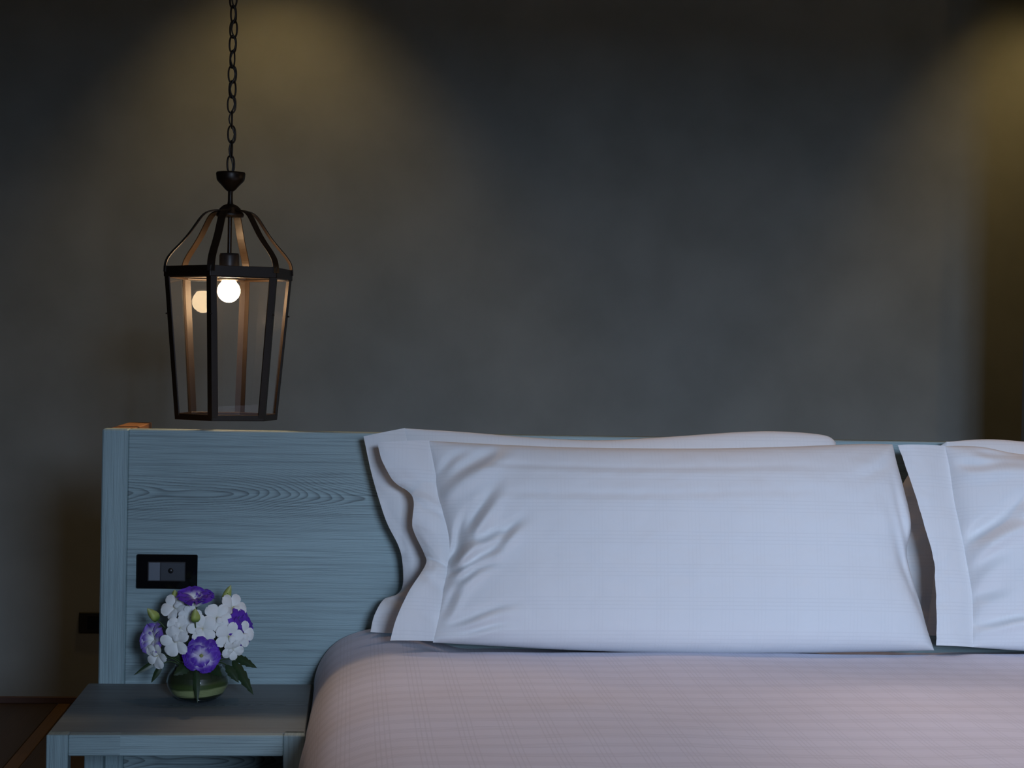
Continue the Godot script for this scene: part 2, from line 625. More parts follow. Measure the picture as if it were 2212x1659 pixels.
# ------------------------------------------------------------------ bed
func build_bed() -> void:
	var b := thing("bed", "low wide bed base with thick mattress under the duvet", "bed", Vector3(1.0, 0, 1.1))
	part("base", board(Vector3(1.94, 0.2, 2.02), 0.01), M.blue_wood, b, Vector3(0, 0.14, 0))
	part("mattress", board(Vector3(1.98, 0.27, 2.06), 0.04), M.mattress, b, Vector3(0, 0.375, 0))
	for sx in [-0.9, 0.9]:
		for sz in [-0.92, 0.92]:
			part("leg", board(Vector3(0.07, 0.04, 0.07), 0.003), M.blue_wood, b, Vector3(sx, 0.02, sz))
	# duvet: a cross-section (x, y) swept from the headboard to the foot
	var sec := [Vector2(-0.100, 0.10), Vector2(-0.094, 0.20), Vector2(-0.089, 0.31), Vector2(-0.084, 0.40), Vector2(-0.078, 0.455), Vector2(-0.062, 0.503), Vector2(-0.030, 0.543), Vector2(0.015, 0.566), Vector2(0.07, 0.578), Vector2(0.15, 0.580)]
	var full := sec.duplicate()
	for k in 18:
		full.append(Vector2(0.15 + (k + 1) * 1.70 / 19.0, 0.580))
	for k in sec.size():
		var p: Vector2 = sec[sec.size() - 1 - k]
		full.append(Vector2(2.0 - p.x, p.y))
	var lens := PackedFloat32Array([0.0])
	for k in range(1, full.size()):
		lens.append(lens[k - 1] + (full[k] as Vector2).distance_to(full[k - 1]))
	var total := lens[lens.size() - 1]
	var n := FastNoiseLite.new()
	n.seed = 5
	n.frequency = 1.0
	n.fractal_octaves = 2
	var f := func(u: float, v: float) -> Array:
		var q := sample(full, u)
		# texture runs with true length
		var x := u * (full.size() - 1)
		var i := mini(int(x), full.size() - 2)
		var arc := lerpf(lens[i], lens[i + 1], x - i)
		var z := lerpf(0.012, 2.2, v)
		var e := smoothstep(0.30, 0.54, q.y)
		var puff := 0.0035 * n.get_noise_2d(q.x * 1.6, z * 1.8) + 0.0006 * n.get_noise_2d(q.x * 7.0 + 5.0, z * 5.0)
		var y := q.y + puff * 1.5 * e + 0.016 * smoothstep(0.30, 0.05, z) * e * smoothstep(0.16, 0.08, q.x)
		# pillows press into it
		y -= 0.032 * smoothstep(0.245, 0.15, z) * smoothstep(0.12, 0.25, q.x) * e
		var side := 1.0 - e
		var px := q.x + (0.010 * sin(z * 7.0 + 0.6) + 0.012 * n.get_noise_2d(z * 4.0, q.y * 2.0)) * side * (1.0 if q.x < 1.0 else -1.0)
		px += 0.026 * smoothstep(0.62, 0.53, z) * smoothstep(0.478, 0.44, q.y) * (1.0 if q.x < 1.0 else -1.0)
		# foot end rounds down
		var ft := smoothstep(2.02, 2.2, v * 2.188 + 0.012)
		y -= ft * 0.10
		return [Vector3(px, y, z), Vector2(arc, z)]
	var du := part("duvet", grid(150, 150, f), M.duvet, self)
	tag(du, "pale lilac duvet with woven check draped over the bed", "duvet")

	# pillows: outlines in metres along each pillow's own leaning plane
	var f_up := Vector3(0, 0.9734, -0.2290)
	var f_n := Vector3(0, 0.2290, 0.9734)
	var b_up := Vector3(0, 0.9973, -0.0730)
	var b_n := Vector3(0, 0.0730, 0.9973)
	# back pillows first
	var b_edge := [Vector2(0.0423, 0.004), Vector2(0.0495, 0.0370), Vector2(0.0680, 0.0685), Vector2(0.0960, 0.0800), Vector2(0.1077, 0.1000), Vector2(0.1058, 0.1469), Vector2(0.0967, 0.1802), Vector2(0.0720, 0.2276), Vector2(0.0519, 0.2847), Vector2(0.0366, 0.3372), Vector2(0.0211, 0.4040)]
	var b_seam := [Vector2(0.13, 0.000), Vector2(0.145, 0.05), Vector2(0.155, 0.11), Vector2(0.158, 0.16), Vector2(0.150, 0.22), Vector2(0.138, 0.28), Vector2(0.125, 0.34), Vector2(0.1041, 0.4226)]
	var b_top := [Vector2(0.1041, 0.4226), Vector2(0.2274, 0.4169), Vector2(0.3854, 0.4069), Vector2(0.5190, 0.4041), Vector2(0.6660, 0.4142), Vector2(0.8140, 0.4263), Vector2(0.9033, 0.4287), Vector2(0.9930, 0.4223), Vector2(1.0180, 0.4070)]
	var b_right := [Vector2(1.04, 0.000), Vector2(1.035, 0.1), Vector2(1.02, 0.2), Vector2(1.015, 0.3), Vector2(1.0180, 0.4070)]
	var b_bot := [Vector2(0.13, 0.000), Vector2(0.35, -0.008), Vector2(0.6, -0.01), Vector2(0.85, -0.008), Vector2(1.04, 0.000)]
	pillow("white cotton pillow against the headboard behind the front left pillow", Vector3(0, 0.592, 0.088), b_up, b_n, b_edge, b_seam, b_right, b_top, b_bot, 0.052, 0.060, [], [0.028, 0.02, 0.0, -0.004, 0.004, 0.01, 0.016, 0.012, 0.02], 3)
	var sh := Vector2(1.135, 0.002)
	var k_edge := [Vector2(1.120, 0.004), Vector2(1.135, 0.10), Vector2(1.145, 0.20), Vector2(1.155, 0.30), Vector2(1.205, 0.382)]
	var k_seam := [Vector2(1.215, 0.002), Vector2(1.228, 0.10), Vector2(1.238, 0.20), Vector2(1.245, 0.30), Vector2(1.260, 0.412)]
	var k_top := moved(b_top, sh)
	k_top[0] = Vector2(1.260, 0.412)
	var k_bot := moved(b_bot, sh)
	k_bot[0] = Vector2(1.215, 0.002)
	pillow("white cotton pillow against the headboard behind the right pillow", Vector3(0, 0.592, 0.080), b_up, b_n, k_edge, k_seam, moved(b_right, sh), k_top, k_bot, 0.052, 0.054, [], [0.02, 0.012, 0.008, 0.004, 0.004], 9)
	# front left pillow
	var f_edge := [Vector2(0.0797, 0.0210), Vector2(0.0911, 0.0640), Vector2(0.1135, 0.1148), Vector2(0.1362, 0.1520), Vector2(0.1507, 0.1810), Vector2(0.1449, 0.2033), Vector2(0.1260, 0.2405), Vector2(0.1211, 0.2592), Vector2(0.1234, 0.3016), Vector2(0.1110, 0.3250), Vector2(0.0828, 0.3436), Vector2(0.0589, 0.3812), Vector2(0.0490, 0.4172)]
	var f_seam := [Vector2(0.1651, 0.0233), Vector2(0.1767, 0.0739), Vector2(0.1891, 0.1479), Vector2(0.1934, 0.1851), Vector2(0.1959, 0.2272), Vector2(0.1844, 0.2788), Vector2(0.1719, 0.3211), Vector2(0.1649, 0.3732), Vector2(0.1522, 0.4284)]
	var f_right := [Vector2(1.1848, 0.0111), Vector2(1.1739, 0.0438), Vector2(1.1578, 0.1095), Vector2(1.1387, 0.1757), Vector2(1.1347, 0.2138), Vector2(1.1452, 0.2714), Vector2(1.1347, 0.3388), Vector2(1.1252, 0.3872), Vector2(1.1176, 0.4359)]
	var f_top := [Vector2(0.1522, 0.4284), Vector2(0.2797, 0.4227), Vector2(0.4602, 0.4179), Vector2(0.7001, 0.4196), Vector2(0.8941, 0.4265), Vector2(1.0409, 0.4347), Vector2(1.1176, 0.4359)]
	var f_bot := [Vector2(0.1651, 0.0206), Vector2(0.2805, 0.0149), Vector2(0.4569, 0.0068), Vector2(0.6910, 0.0017), Vector2(0.8802, 0.0037), Vector2(1.0712, 0.0076), Vector2(1.1848, 0.0111)]
	# folds: from, to, depth, width
	var f_folds := [
		[Vector2(0.189, 0.180), Vector2(0.235, 0.290), 0.0210, 0.0090],
		[Vector2(0.192, 0.171), Vector2(0.285, 0.335), 0.0240, 0.0117],
		[Vector2(0.182, 0.157), Vector2(0.300, 0.205), 0.0180, 0.0090],
		[Vector2(0.187, 0.140), Vector2(0.290, 0.176), 0.0150, 0.0081],
		[Vector2(0.158, 0.354), Vector2(0.235, 0.410), 0.0150, 0.0108],
		[Vector2(0.165, 0.330), Vector2(0.310, 0.425), 0.0180, 0.0144],
		[Vector2(0.201, 0.204), Vector2(0.350, 0.262), 0.0150, 0.0126],
		[Vector2(0.175, 0.056), Vector2(0.345, 0.098), 0.0105, 0.0090],
		[Vector2(0.169, 0.065), Vector2(0.230, 0.150), 0.0120, 0.0090],
		[Vector2(0.275, 0.205), Vector2(0.345, 0.270), 0.0090, 0.0090],
		[Vector2(0.179, 0.040), Vector2(0.330, 0.055), 0.0090, 0.0072],
		[Vector2(1.165, 0.060), Vector2(1.080, 0.290), 0.0105, 0.0126],
		[Vector2(1.150, 0.120), Vector2(1.100, 0.360), 0.0090, 0.0090],
		[Vector2(1.120, 0.400), Vector2(1.000, 0.340), 0.0040, 0.0126],
		[Vector2(0.300, 0.372), Vector2(1.050, 0.372), 0.0016, 0.0063],
		[Vector2(0.280, 0.315), Vector2(1.050, 0.318), 0.0016, 0.0072],
	]
	pillow("plump white cotton pillow with creased hem, front left on the duvet", Vector3(0, 0.575, 0.235), f_up, f_n, f_edge, f_seam, f_right, f_top, f_bot, 0.088, 0.045, f_folds, [0.040, 0.045, 0.030, -0.002, -0.012, 0.006, 0.020, -0.004, 0.020, 0.026], 1)
	# front right pillow
	var r_edge := [Vector2(1.1796, 0.0190), Vector2(1.1825, 0.0814), Vector2(1.1820, 0.1476), Vector2(1.1795, 0.1951), Vector2(1.1569, 0.2908), Vector2(1.1405, 0.3582), Vector2(1.1212, 0.4301)]
	var r_seam := [Vector2(1.2645, 0.0180), Vector2(1.2694, 0.1104), Vector2(1.2647, 0.1674), Vector2(1.2528, 0.2534), Vector2(1.2417, 0.3208), Vector2(1.2354, 0.3888), Vector2(1.2278, 0.4340)]
	var r_top := [Vector2(1.2278, 0.4340), Vector2(1.30, 0.4330), Vector2(1.3974, 0.4180), Vector2(1.60, 0.415), Vector2(1.85, 0.420), Vector2(2.10, 0.428), Vector2(2.19, 0.43)]
	var r_bot := [Vector2(1.2645, 0.0180), Vector2(1.40, 0.010), Vector2(1.60, 0.004), Vector2(1.85, 0.002), Vector2(2.1, 0.006), Vector2(2.24, 0.010)]
	var r_right := [Vector2(2.24, 0.010), Vector2(2.22, 0.1), Vector2(2.20, 0.2), Vector2(2.205, 0.3), Vector2(2.19, 0.43)]
	var r_folds := [
		[Vector2(1.215, 0.095), Vector2(1.330, 0.140), 0.0135, 0.0117],
		[Vector2(1.225, 0.195), Vector2(1.400, 0.352), 0.0180, 0.0162],
		[Vector2(1.225, 0.130), Vector2(1.320, 0.220), 0.0120, 0.0126],
		[Vector2(1.230, 0.063), Vector2(1.420, 0.083), 0.0135, 0.0090],
		[Vector2(1.277, 0.250), Vector2(1.440, 0.290), 0.0105, 0.0144],
		[Vector2(1.260, 0.395), Vector2(1.430, 0.385), 0.0090, 0.0108],
		[Vector2(1.300, 0.420), Vector2(1.480, 0.395), 0.0090, 0.0108],
	]
	pillow("white cotton pillow with wide flat hem, beside the creased front pillow", Vector3(0, 0.575, 0.235), f_up, f_n, r_edge, r_seam, r_right, r_top, r_bot, 0.085, 0.045, r_folds, [0.030, 0.034, 0.036, 0.040, 0.040, 0.034, 0.024], 2)


func moved(c: Array, by: Vector2) -> Array:
	var o := []
	for p in c:
		o.append(p + by)
	return o


func pillow(label: String, at: Vector3, up: Vector3, nrm: Vector3, edge: Array, seam: Array, right: Array, top: Array, bot: Array, front: float, back: float, folds: Array, wave: Array, sd: int) -> void:
	var t := thing("pillow", label, "pillow", at, "")
	var mid := (seam[0] + right[0]) * 0.5 as Vector2
	t.position = at + Vector3(mid.x, 0, 0)
	var n := FastNoiseLite.new()
	n.seed = sd
	n.frequency = 1.0
	var c00: Vector2 = seam[0]
	var c01: Vector2 = seam[seam.size() - 1]
	var c10: Vector2 = right[0]
	var c11: Vector2 = right[right.size() - 1]
	var place := func(q: Vector2, off: float) -> Vector3:
		return Vector3(q.x - mid.x, 0, 0) + up * q.y + nrm * off
	var outline := func(a: float, b: float) -> Vector2:
		var l := sample(seam, b)
		var r := sample(right, b)
		var d := sample(bot, a)
		var u := sample(top, a)
		return l * (1 - a) + r * a + d * (1 - b) + u * b - (c00 * (1 - a) * (1 - b) + c10 * a * (1 - b) + c01 * (1 - a) * b + c11 * a * b)
	var thick := func(a: float, b: float) -> float:
		var x := absf(2 * a - 1)
		var y := absf(2 * b - 1)
		var ky := 3.0 if b > 0.5 else 4.2
		return pow(maxf(0.0, 1.0 - pow(x, 2.3 if a < 0.5 else 3.6)), 0.6) * pow(maxf(0.0, 1.0 - pow(y, ky)), 0.55)
	var warp := func(s: float) -> float: # vertices crowd towards the rims
		return 0.5 - 0.5 * cos(PI * s)
	var face := func(u: float, v: float) -> Array:
		var a: float = lerpf(u, warp.call(u), 0.55)
		var b: float = lerpf(v, warp.call(v), 0.7)
		var q: Vector2 = outline.call(a, b)
		var h: float = thick.call(a, b)
		var off := front * h
		var lump := 0.0035 * n.get_noise_2d(q.x * 7.0, q.y * 7.0) + 0.0015 * n.get_noise_2d(q.x * 18.0 + 3.0, q.y * 26.0)
		for fd in folds:
			var p0: Vector2 = fd[0]
			var p1: Vector2 = fd[1]
			var d := p1 - p0
			var ln := d.length()
			d /= ln
			var r := q - p0
			var along := r.dot(d) / ln
			if along < -0.25 or along > 1.2:
				continue
			var w: float = fd[3]
			var side := r.cross(d) + 0.004 * sin(along * 6.0 + w * 400.0)
			if absf(side) > 5.0 * w:
				continue
			var fade := smoothstep(-0.2, 0.05, along) * smoothstep(1.15, 0.45, along)
			off += fd[2] * fade * (-exp(-pow(side / w, 2.0)) + 0.75 * exp(-pow((side - 1.9 * w) / (1.2 * w), 2.0))) * minf(1.0, h * 1.6 + 0.15)
		off += lump * h
		return [place.call(q, off), Vector2(q.x, q.y)]
	var rear := func(u: float, v: float) -> Array:
		var a: float = lerpf(u, warp.call(u), 0.55)
		var b: float = lerpf(v, warp.call(v), 0.7)
		var q: Vector2 = outline.call(a, b)
		return [place.call(q, -back * thick.call(a, b)), Vector2(q.x, q.y)]
	var st := SurfaceTool.new()
	st.begin(Mesh.PRIMITIVE_TRIANGLES)
	var m := grid_into(st, 260, 110, face, 0)
	grid_into(st, 40, 20, rear, m, true)
	st.generate_normals()
	part("cushion", st.commit(), M.cotton, t)
	var creases := [[0.10, 0.004], [0.21, 0.007], [0.33, 0.006], [0.62, 0.006], [0.80, 0.004]] if folds.size() > 10 else [[0.16, 0.005]] if folds.is_empty() else []
	# the open hem of the case, a thin double layer standing off the end
	var hem := func(b: float, c: float) -> Vector3:
		var q := sample(seam, b).lerp(sample(edge, b), c)
		var off := sample1(wave, b) * c + 0.010 * sin(PI * c) + 0.004 * n.get_noise_2d(b * 9.0, c * 2.0) * c
		for cr in creases:
			off -= cr[1] * exp(-pow((b - cr[0] - 0.05 * c) / 0.022, 2.0)) * smoothstep(0.0, 0.3, c + 0.15)
		return place.call(q, off)
	var hf := func(u: float, v: float) -> Array:
		var q := sample(seam, u).lerp(sample(edge, u), v)
		return [hem.call(u, v * 1.03 - 0.03) + nrm * 0.0022 * sqrt(maxf(0.0, 1.0 - v * v * 0.98)), q]
	var hr := func(u: float, v: float) -> Array:
		var q := sample(seam, u).lerp(sample(edge, u), v)
		return [hem.call(u, v * 1.03 - 0.03) - nrm * 0.0022 * sqrt(maxf(0.0, 1.0 - v * v * 0.98)), q]
	var sh := SurfaceTool.new()
	sh.begin(Mesh.PRIMITIVE_TRIANGLES)
	m = grid_into(sh, 90, 16, hf, 0, true)
	grid_into(sh, 90, 16, hr, m)
	sh.generate_normals()
	var hm := part("hem", sh.commit(), M.cotton, t)
	hm.set_meta("label", "loose flat hem of the pillowcase")


# ------------------------------------------------------------------ nightstand
func build_nightstand() -> void:
	var x0 := -0.5398
	var x1 := -0.078
	var z1 := 0.5265
	var w := x1 - x0
	var y := 0.47
	var th := 0.038
	var t := thing("nightstand", "open blue-grey washed wood nightstand with square legs beside the bed", "nightstand", Vector3((x0 + x1) * 0.5, 0, z1 * 0.5))
	var lw := 0.0385
	# top boards, a hair below the front frame
	part("top", board(Vector3(w, 0.014, z1 - 0.024), 0.0015, 0, Vector2(0.4, 0.36)), M.darker_wood, t, Vector3(0, y - 0.007, -0.0115))
	part("front_rail", board(Vector3(w - 2 * lw - 0.001, th, 0.024), 0.0018, 0, Vector2(0.1, 0.3)), M.blue_wood, t, Vector3(0, y - th * 0.5, z1 * 0.5 - 0.012))
	part("back_rail", board(Vector3(w - 2 * lw - 0.001, th - 0.014, 0.024), 0.0018, 0, Vector2(0.6, 0.3)), M.blue_wood, t, Vector3(0, y - 0.014 - (th - 0.014) * 0.5, -z1 * 0.5 + 0.014))
	for s in [-1.0, 1.0]:
		part("side_rail", board(Vector3(0.024, th - 0.015, z1 - 2 * lw), 0.0018, 2, Vector2(0.2, 0.1)), M.blue_wood, t, Vector3(s * (w * 0.5 - 0.013), y - 0.015 - (th - 0.015) * 0.5, 0))
		part("leg", board(Vector3(lw, y, lw), 0.0018, 1, Vector2(0.33 + s * 0.2, 0.42)), M.blue_wood, t, Vector3(s * (w - lw) * 0.5, y * 0.5, z1 * 0.5 - lw * 0.5))
		part("leg", board(Vector3(lw, y - 0.015, lw), 0.0018, 1, Vector2(0.73 + s * 0.2, 0.42)), M.blue_wood, t, Vector3(s * (w - lw) * 0.5, (y - 0.015) * 0.5, -z1 * 0.5 + lw * 0.5 + 0.002))


# ------------------------------------------------------------------ lantern
func build_lantern(at: Vector3, label: String) -> void:
	# modelled at 0.89 of its size, with its origin at the bottom band
	var big := 1.1232
	var t := thing("pendant_lantern", label, "lantern", at, "lanterns beside the bed")
	t.scale = Vector3.ONE * big
	var ceil_y := (CEIL_Y - at.y) / big
	var k := 1.0 / 1095.0
	# heights from picture measures, in metres
	var y_top := 0.4827       # rim of the hanger cup
	var ring_y := 0.2855       # middle of the top band
	var ring_h := 0.0205
	var low_y := 0.0060
	var low_h := 0.012
	var rt := 0.1285
	var rb := 0.102
	var a0 := deg_to_rad(41.7)
	var corner := func(i: int, r: float, y: float) -> Vector3:
		var a := a0 + i * TAU / 6.0
		return Vector3(cos(a) * r, y, sin(a) * r)
	# ceiling plate, chain, cord
	part("ceiling_plate", lathe([Vector2(0.0, ceil_y - 0.03), Vector2(0.02, ceil_y - 0.03), Vector2(0.05, ceil_y - 0.008), Vector2(0.055, ceil_y), Vector2(0.0, ceil_y)]), M.bronze, t)
	var link := []
	for i in 20:
		var a := TAU * i / 20.0
		var c := cos(a)
		var s := sin(a)
		link.append(Vector3(signf(c) * pow(absf(c), 0.8) * 0.0078, signf(s) * pow(absf(s), 0.9) * 0.0168, 0))
	var lm := tube(link, 0.0018, 6, true)
	var rng := RandomNumberGenerator.new()
	rng.seed = 4
	var pitch := 0.0292
	var count := int((ceil_y - 0.03 - y_top - 0.01) / pitch)
	var cord_pts := []
	for i in count:
		var y := y_top + 0.0155 + i * pitch
		var turn := (PI * 0.5 if i % 2 == 1 else 0.0) + 0.25 + rng.randf_range(-0.45, 0.45) + i * 0.06
		var o := part("chain_link", lm, M.bronze, t, Vector3(rng.randf_range(-0.0008, 0.0008), y, 0))
		o.rotation = Vector3(0, turn, rng.randf_range(-0.05, 0.05))
		var sw := 0.0055 if i % 2 == 0 else -0.005
		cord_pts.append(Vector3(sw * rng.randf_range(0.5, 1.1), y, 0.003))
	cord_pts.push_front(Vector3(0.002, y_top - 0.005, 0.002))
	cord_pts.append(Vector3(0, ceil_y - 0.025, 0))
	var smooth := []
	for i in cord_pts.size() - 1:
		for s in 4:
			var p0: Vector3 = cord_pts[maxi(i - 1, 0)]
			var p3: Vector3 = cord_pts[mini(i + 2, cord_pts.size() - 1)]
			smooth.append((cord_pts[i] as Vector3).cubic_interpolate(cord_pts[i + 1], p0, p3, s / 4.0))
	part("cord", tube(smooth, 0.0016, 6), M.black_iron, t)
	# hanger cup, stem, crown cap, rod, socket
	part("hanger_cup", lathe([Vector2(0.0, y_top - 0.037), Vector2(0.006, y_top - 0.037), Vector2(0.010, y_top - 0.034), Vector2(0.019, y_top - 0.024), Vector2(0.024, y_top - 0.019), Vector2(0.0265, y_top - 0.016), Vector2(0.0275, y_top - 0.012), Vector2(0.0285, y_top - 0.003), Vector2(0.0275, y_top), Vector2(0.024, y_top), Vector2(0.022, y_top - 0.006), Vector2(0.0, y_top - 0.007)]), M.bronze, t)
	part("stem", lathe([Vector2(0.0065, y_top - 0.066), Vector2(0.0055, y_top - 0.060), Vector2(0.0048, y_top - 0.055), Vector2(0.0048, y_top - 0.037), Vector2(0.0065, y_top - 0.034)]), M.bronze, t)
	var cy := y_top - 0.083
	part("crown_cap", lathe([Vector2(0.0, cy - 0.004), Vector2(0.026, cy - 0.004), Vector2(0.0272, cy), Vector2(0.0255, cy + 0.004), Vector2(0.022, cy + 0.007), Vector2(0.0205, cy + 0.012), Vector2(0.014, cy + 0.018), Vector2(0.007, cy + 0.021), Vector2(0.0, cy + 0.021)]), M.bronze, t)
	part("rod", lathe([Vector2(0.0042, 0.3125), Vector2(0.0042, cy)]), M.bronze, t)
	part("socket", lathe([Vector2(0.0, 0.2715), Vector2(0.017, 0.2715), Vector2(0.0195, 0.2755), Vector2(0.0195, 0.3195), Vector2(0.018, 0.3245), Vector2(0.006, 0.3255), Vector2(0.0, 0.3255)]), M.black_iron, t)
	# bulb and its light
	var by := 0.2510
	var bulb := part("bulb", lathe([Vector2(0.0, by - 0.0225), Vector2(0.007, by - 0.0215), Vector2(0.0135, by - 0.018), Vector2(0.019, by - 0.012), Vector2(0.0222, by - 0.004), Vector2(0.0222, by + 0.004), Vector2(0.0195, by + 0.0115), Vector2(0.015, by + 0.017), Vector2(0.0125, by + 0.022), Vector2(0.0, by + 0.022)], 32), M.bulb, t)
	var om := OmniLight3D.new()
	om.name = "bulb_light"
	bulb.add_child(om)
	om.position = Vector3(0, by, 0)
	om.light_color = srgb(1.0, 0.66, 0.36)
	om.light_energy = E_BULB
	om.light_size = 0.02
	om.omni_range = 12.0
	om.omni_attenuation = 2.0
	om.shadow_enabled = true
	# straps of the crown
	var prof := [Vector2(20, 455), Vector2(36, 456), Vector2(50, 460), Vector2(62, 470), Vector2(76, 490), Vector2(90, 510), Vector2(107, 530), Vector2(122, 546), Vector2(134, 562), Vector2(139, 576), Vector2(140, 592)]
	for i in 6:
		var a := a0 + i * TAU / 6.0
		var pts := []
		for s in 31:
			var q := sample(prof, s / 30.0)
			var r := q.x / 140.0 * (rt - 0.002)
			pts.append(Vector3(cos(a) * r, 0.4825 - (q.y - 372.0) * k * 0.985, sin(a) * r))
		part("crown_strap", strap(pts, 0.0155, 0.0028, Vector3(-sin(a), 0, cos(a))), M.bronze, t)
	for i in 6:
		var c0: Vector3 = corner.call(i, rt, 0.0)
		var c1: Vector3 = corner.call(i + 1, rt, 0.0)
		var mid := (c0 + c1) * 0.5
		var ang := atan2(-(c1 - c0).z, (c1 - c0).x)
		# top and bottom bands
		var o := part("top_band", board(Vector3((c1 - c0).length() - 0.001, ring_h, 0.0035), 0.0008), M.bronze, t, mid * 0.985 + Vector3(0, ring_y, 0))
		o.rotation.y = ang
		var lip := part("top_lip", board(Vector3((c1 - c0).length() - 0.012, 0.004, 0.007), 0.0008), M.bronze, t, mid * 0.93 + Vector3(0, ring_y - 0.010, 0))
		lip.rotation.y = ang
		var d0: Vector3 = corner.call(i, rb, 0.0)
		var d1: Vector3 = corner.call(i + 1, rb, 0.0)
		var ob := part("bottom_band", board(Vector3((d1 - d0).length() - 0.001, low_h, 0.0035), 0.0008), M.bronze, t, (d0 + d1) * 0.5 * 0.985 + Vector3(0, low_y, 0))
		ob.rotation.y = ang
		# glass
		var g0: Vector3 = corner.call(i, rt - 0.004, ring_y - 0.004)
		var g1: Vector3 = corner.call(i + 1, rt - 0.004, ring_y - 0.004)
		var h0: Vector3 = corner.call(i, rb - 0.003, low_y)
		var h1: Vector3 = corner.call(i + 1, rb - 0.003, low_y)
		part("pane", grid(1, 1, func(u: float, v: float) -> Array: return [(h0.lerp(h1, u)).lerp(g0.lerp(g1, u), v), Vector2(u, v)]), M.pane, t)
		# angle bar at the corner: two leaves folded along the edge
		var e0: Vector3 = corner.call(i, rb, low_y - low_h * 0.5)
		var e1: Vector3 = corner.call(i, rt, ring_y + ring_h * 0.5)
		var pv: Vector3 = corner.call(i - 1, 1.0, 0.0) - corner.call(i, 1.0, 0.0)
		var nx: Vector3 = corner.call(i + 1, 1.0, 0.0) - corner.call(i, 1.0, 0.0)
		part("corner_bar", angle_bar(e0, e1, pv.normalized(), nx.normalized(), 0.0115, 0.0025), M.bronze, t)
		part("rivet", lathe([Vector2(0.0, -0.0015), Vector2(0.0022, -0.001), Vector2(0.0026, 0.0), Vector2(0.0018, 0.0014), Vector2(0.0, 0.0018)], 10), M.bronze, t, e0.lerp(e1, 0.69) + Vector3(e0.x, 0, e0.z).normalized() * 0.001)


func angle_bar(e0: Vector3, e1: Vector3, pv: Vector3, nx: Vector3, w: float, th: float) -> ArrayMesh:
	var inward := (pv + nx).normalized()
	var ring := func(e: Vector3) -> Array:
		return [e + pv * w, e, e + nx * w, e + nx * w + inward * th * 0.9, e + inward * th * 1.15, e + pv * w + inward * th * 0.9]
	var a: Array = ring.call(e0)
	var b: Array = ring.call(e1)
	var st := SurfaceTool.new()
	st.begin(Mesh.PRIMITIVE_TRIANGLES)
	st.set_smooth_group(-1)
	for j in 6:
		var q := [a[j], a[(j + 1) % 6], b[(j + 1) % 6], b[j]]
		for p in [q[0], q[1], q[2], q[0], q[2], q[3]]:
			st.add_vertex(p)
	for r in [a, b]:
		for q in [[0, 1, 4], [0, 4, 5], [1, 2, 3], [1, 3, 4]]:
			for j in q:
				st.add_vertex(r[j])
	st.generate_normals()
	return st.commit()


# ------------------------------------------------------------------ switch plates
func build_plates() -> void:
	var t := thing("switch_plate", "glossy black switch plate with grey keys on the headboard above the flowers", "switch", Vector3(-0.3812, 0.705, 0.0))
	part("plate", board(Vector3(0.1255, 0.0715, 0.009), 0.002), M.gloss_black, t, Vector3(0, 0, 0.0045))
	part("plate_rim", board(Vector3(0.078, 0.041, 0.003), 0.001), M.dull_black, t, Vector3(-0.0005, 0.0005, 0.0095))
	part("key", board(Vector3(0.0235, 0.0375, 0.004), 0.001), M.grey_key, t, Vector3(-0.0255, 0.0005, 0.0107))
	var wk := part("wide_key", board(Vector3(0.0500, 0.0375, 0.004), 0.001), M.dark_key, t, Vector3(0.0122, 0.0005, 0.0107))
	part("thumb_wheel", lathe([Vector2(0.0, -0.002), Vector2(0.0055, -0.002), Vector2(0.006, 0.0), Vector2(0.0055, 0.0016), Vector2(0.0, 0.0018)], 20), M.dull_black, wk, Vector3(-0.004, 0.002, 0.0008)).rotation.x = PI / 2
	var o := thing("wall_socket", "small dull black socket plate low on the dark wall", "socket", Vector3(-0.826, 0.2669, BACK_Z))
	part("plate", board(Vector3(0.122, 0.067, 0.010), 0.002), M.dull_black, o, Vector3(0, 0, 0.005))
	part("socket_face", board(Vector3(0.070, 0.043, 0.004), 0.001), M.gloss_black, o, Vector3(0.002, 0, 0.0105))


# ------------------------------------------------------------------ flowers
func petal_mesh(ln: float, wd: float, cup: float, curl: float, ruffle: float, c0: Color, c1: Color, edge_at: float, sd: int) -> ArrayMesh:
	# the petal grows along +y from the origin and bends away towards +z
	var n := FastNoiseLite.new()
	n.seed = sd
	n.frequency = 1.0
	var f := func(u: float, v: float) -> Array:
		var x := (u - 0.5) * 2.0
		var w := wd * (0.22 + 0.78 * sin(minf(1.0, v * 1.15) * PI * 0.5)) * sqrt(maxf(0.02, 1.0 - pow(maxf(0.0, v - 0.55) / 0.47, 2.2)))
		var bend := curl * v * v
		var y := ln * (sin(bend) / maxf(bend, 0.001) if bend > 0.01 else 1.0) * v
		var z := ln * v * (1.0 - cos(bend)) / maxf(bend, 0.001) if bend > 0.01 else 0.0
		z -= cup * (1.0 - x * x) * wd * sin(PI * minf(1.0, v * 0.9 + 0.1))
		var rim := pow(v, 2.5)
		z += ruffle * wd * rim * (sin(x * 4.5 + sd) + 0.6 * n.get_noise_2d(x * 2.0, v * 3.0))
		var tone := smoothstep(edge_at - 0.22, edge_at + 0.12, v + 0.16 * x * x * v + 0.10 * n.get_noise_2d(x * 3.0 + 9.0, v * 2.0))
		return [Vector3(x * w, y, z), Vector2(u, v), c0.lerp(c1, tone)]
	return grid(8, 9, f, false, true)


func petal_mat(rough := 0.6) -> StandardMaterial3D:
	var m := StandardMaterial3D.new()
	m.vertex_color_use_as_albedo = true
	m.roughness = rough
	m.backlight_enabled = true
	m.backlight = Color(0.12, 0.12, 0.12)
	return m


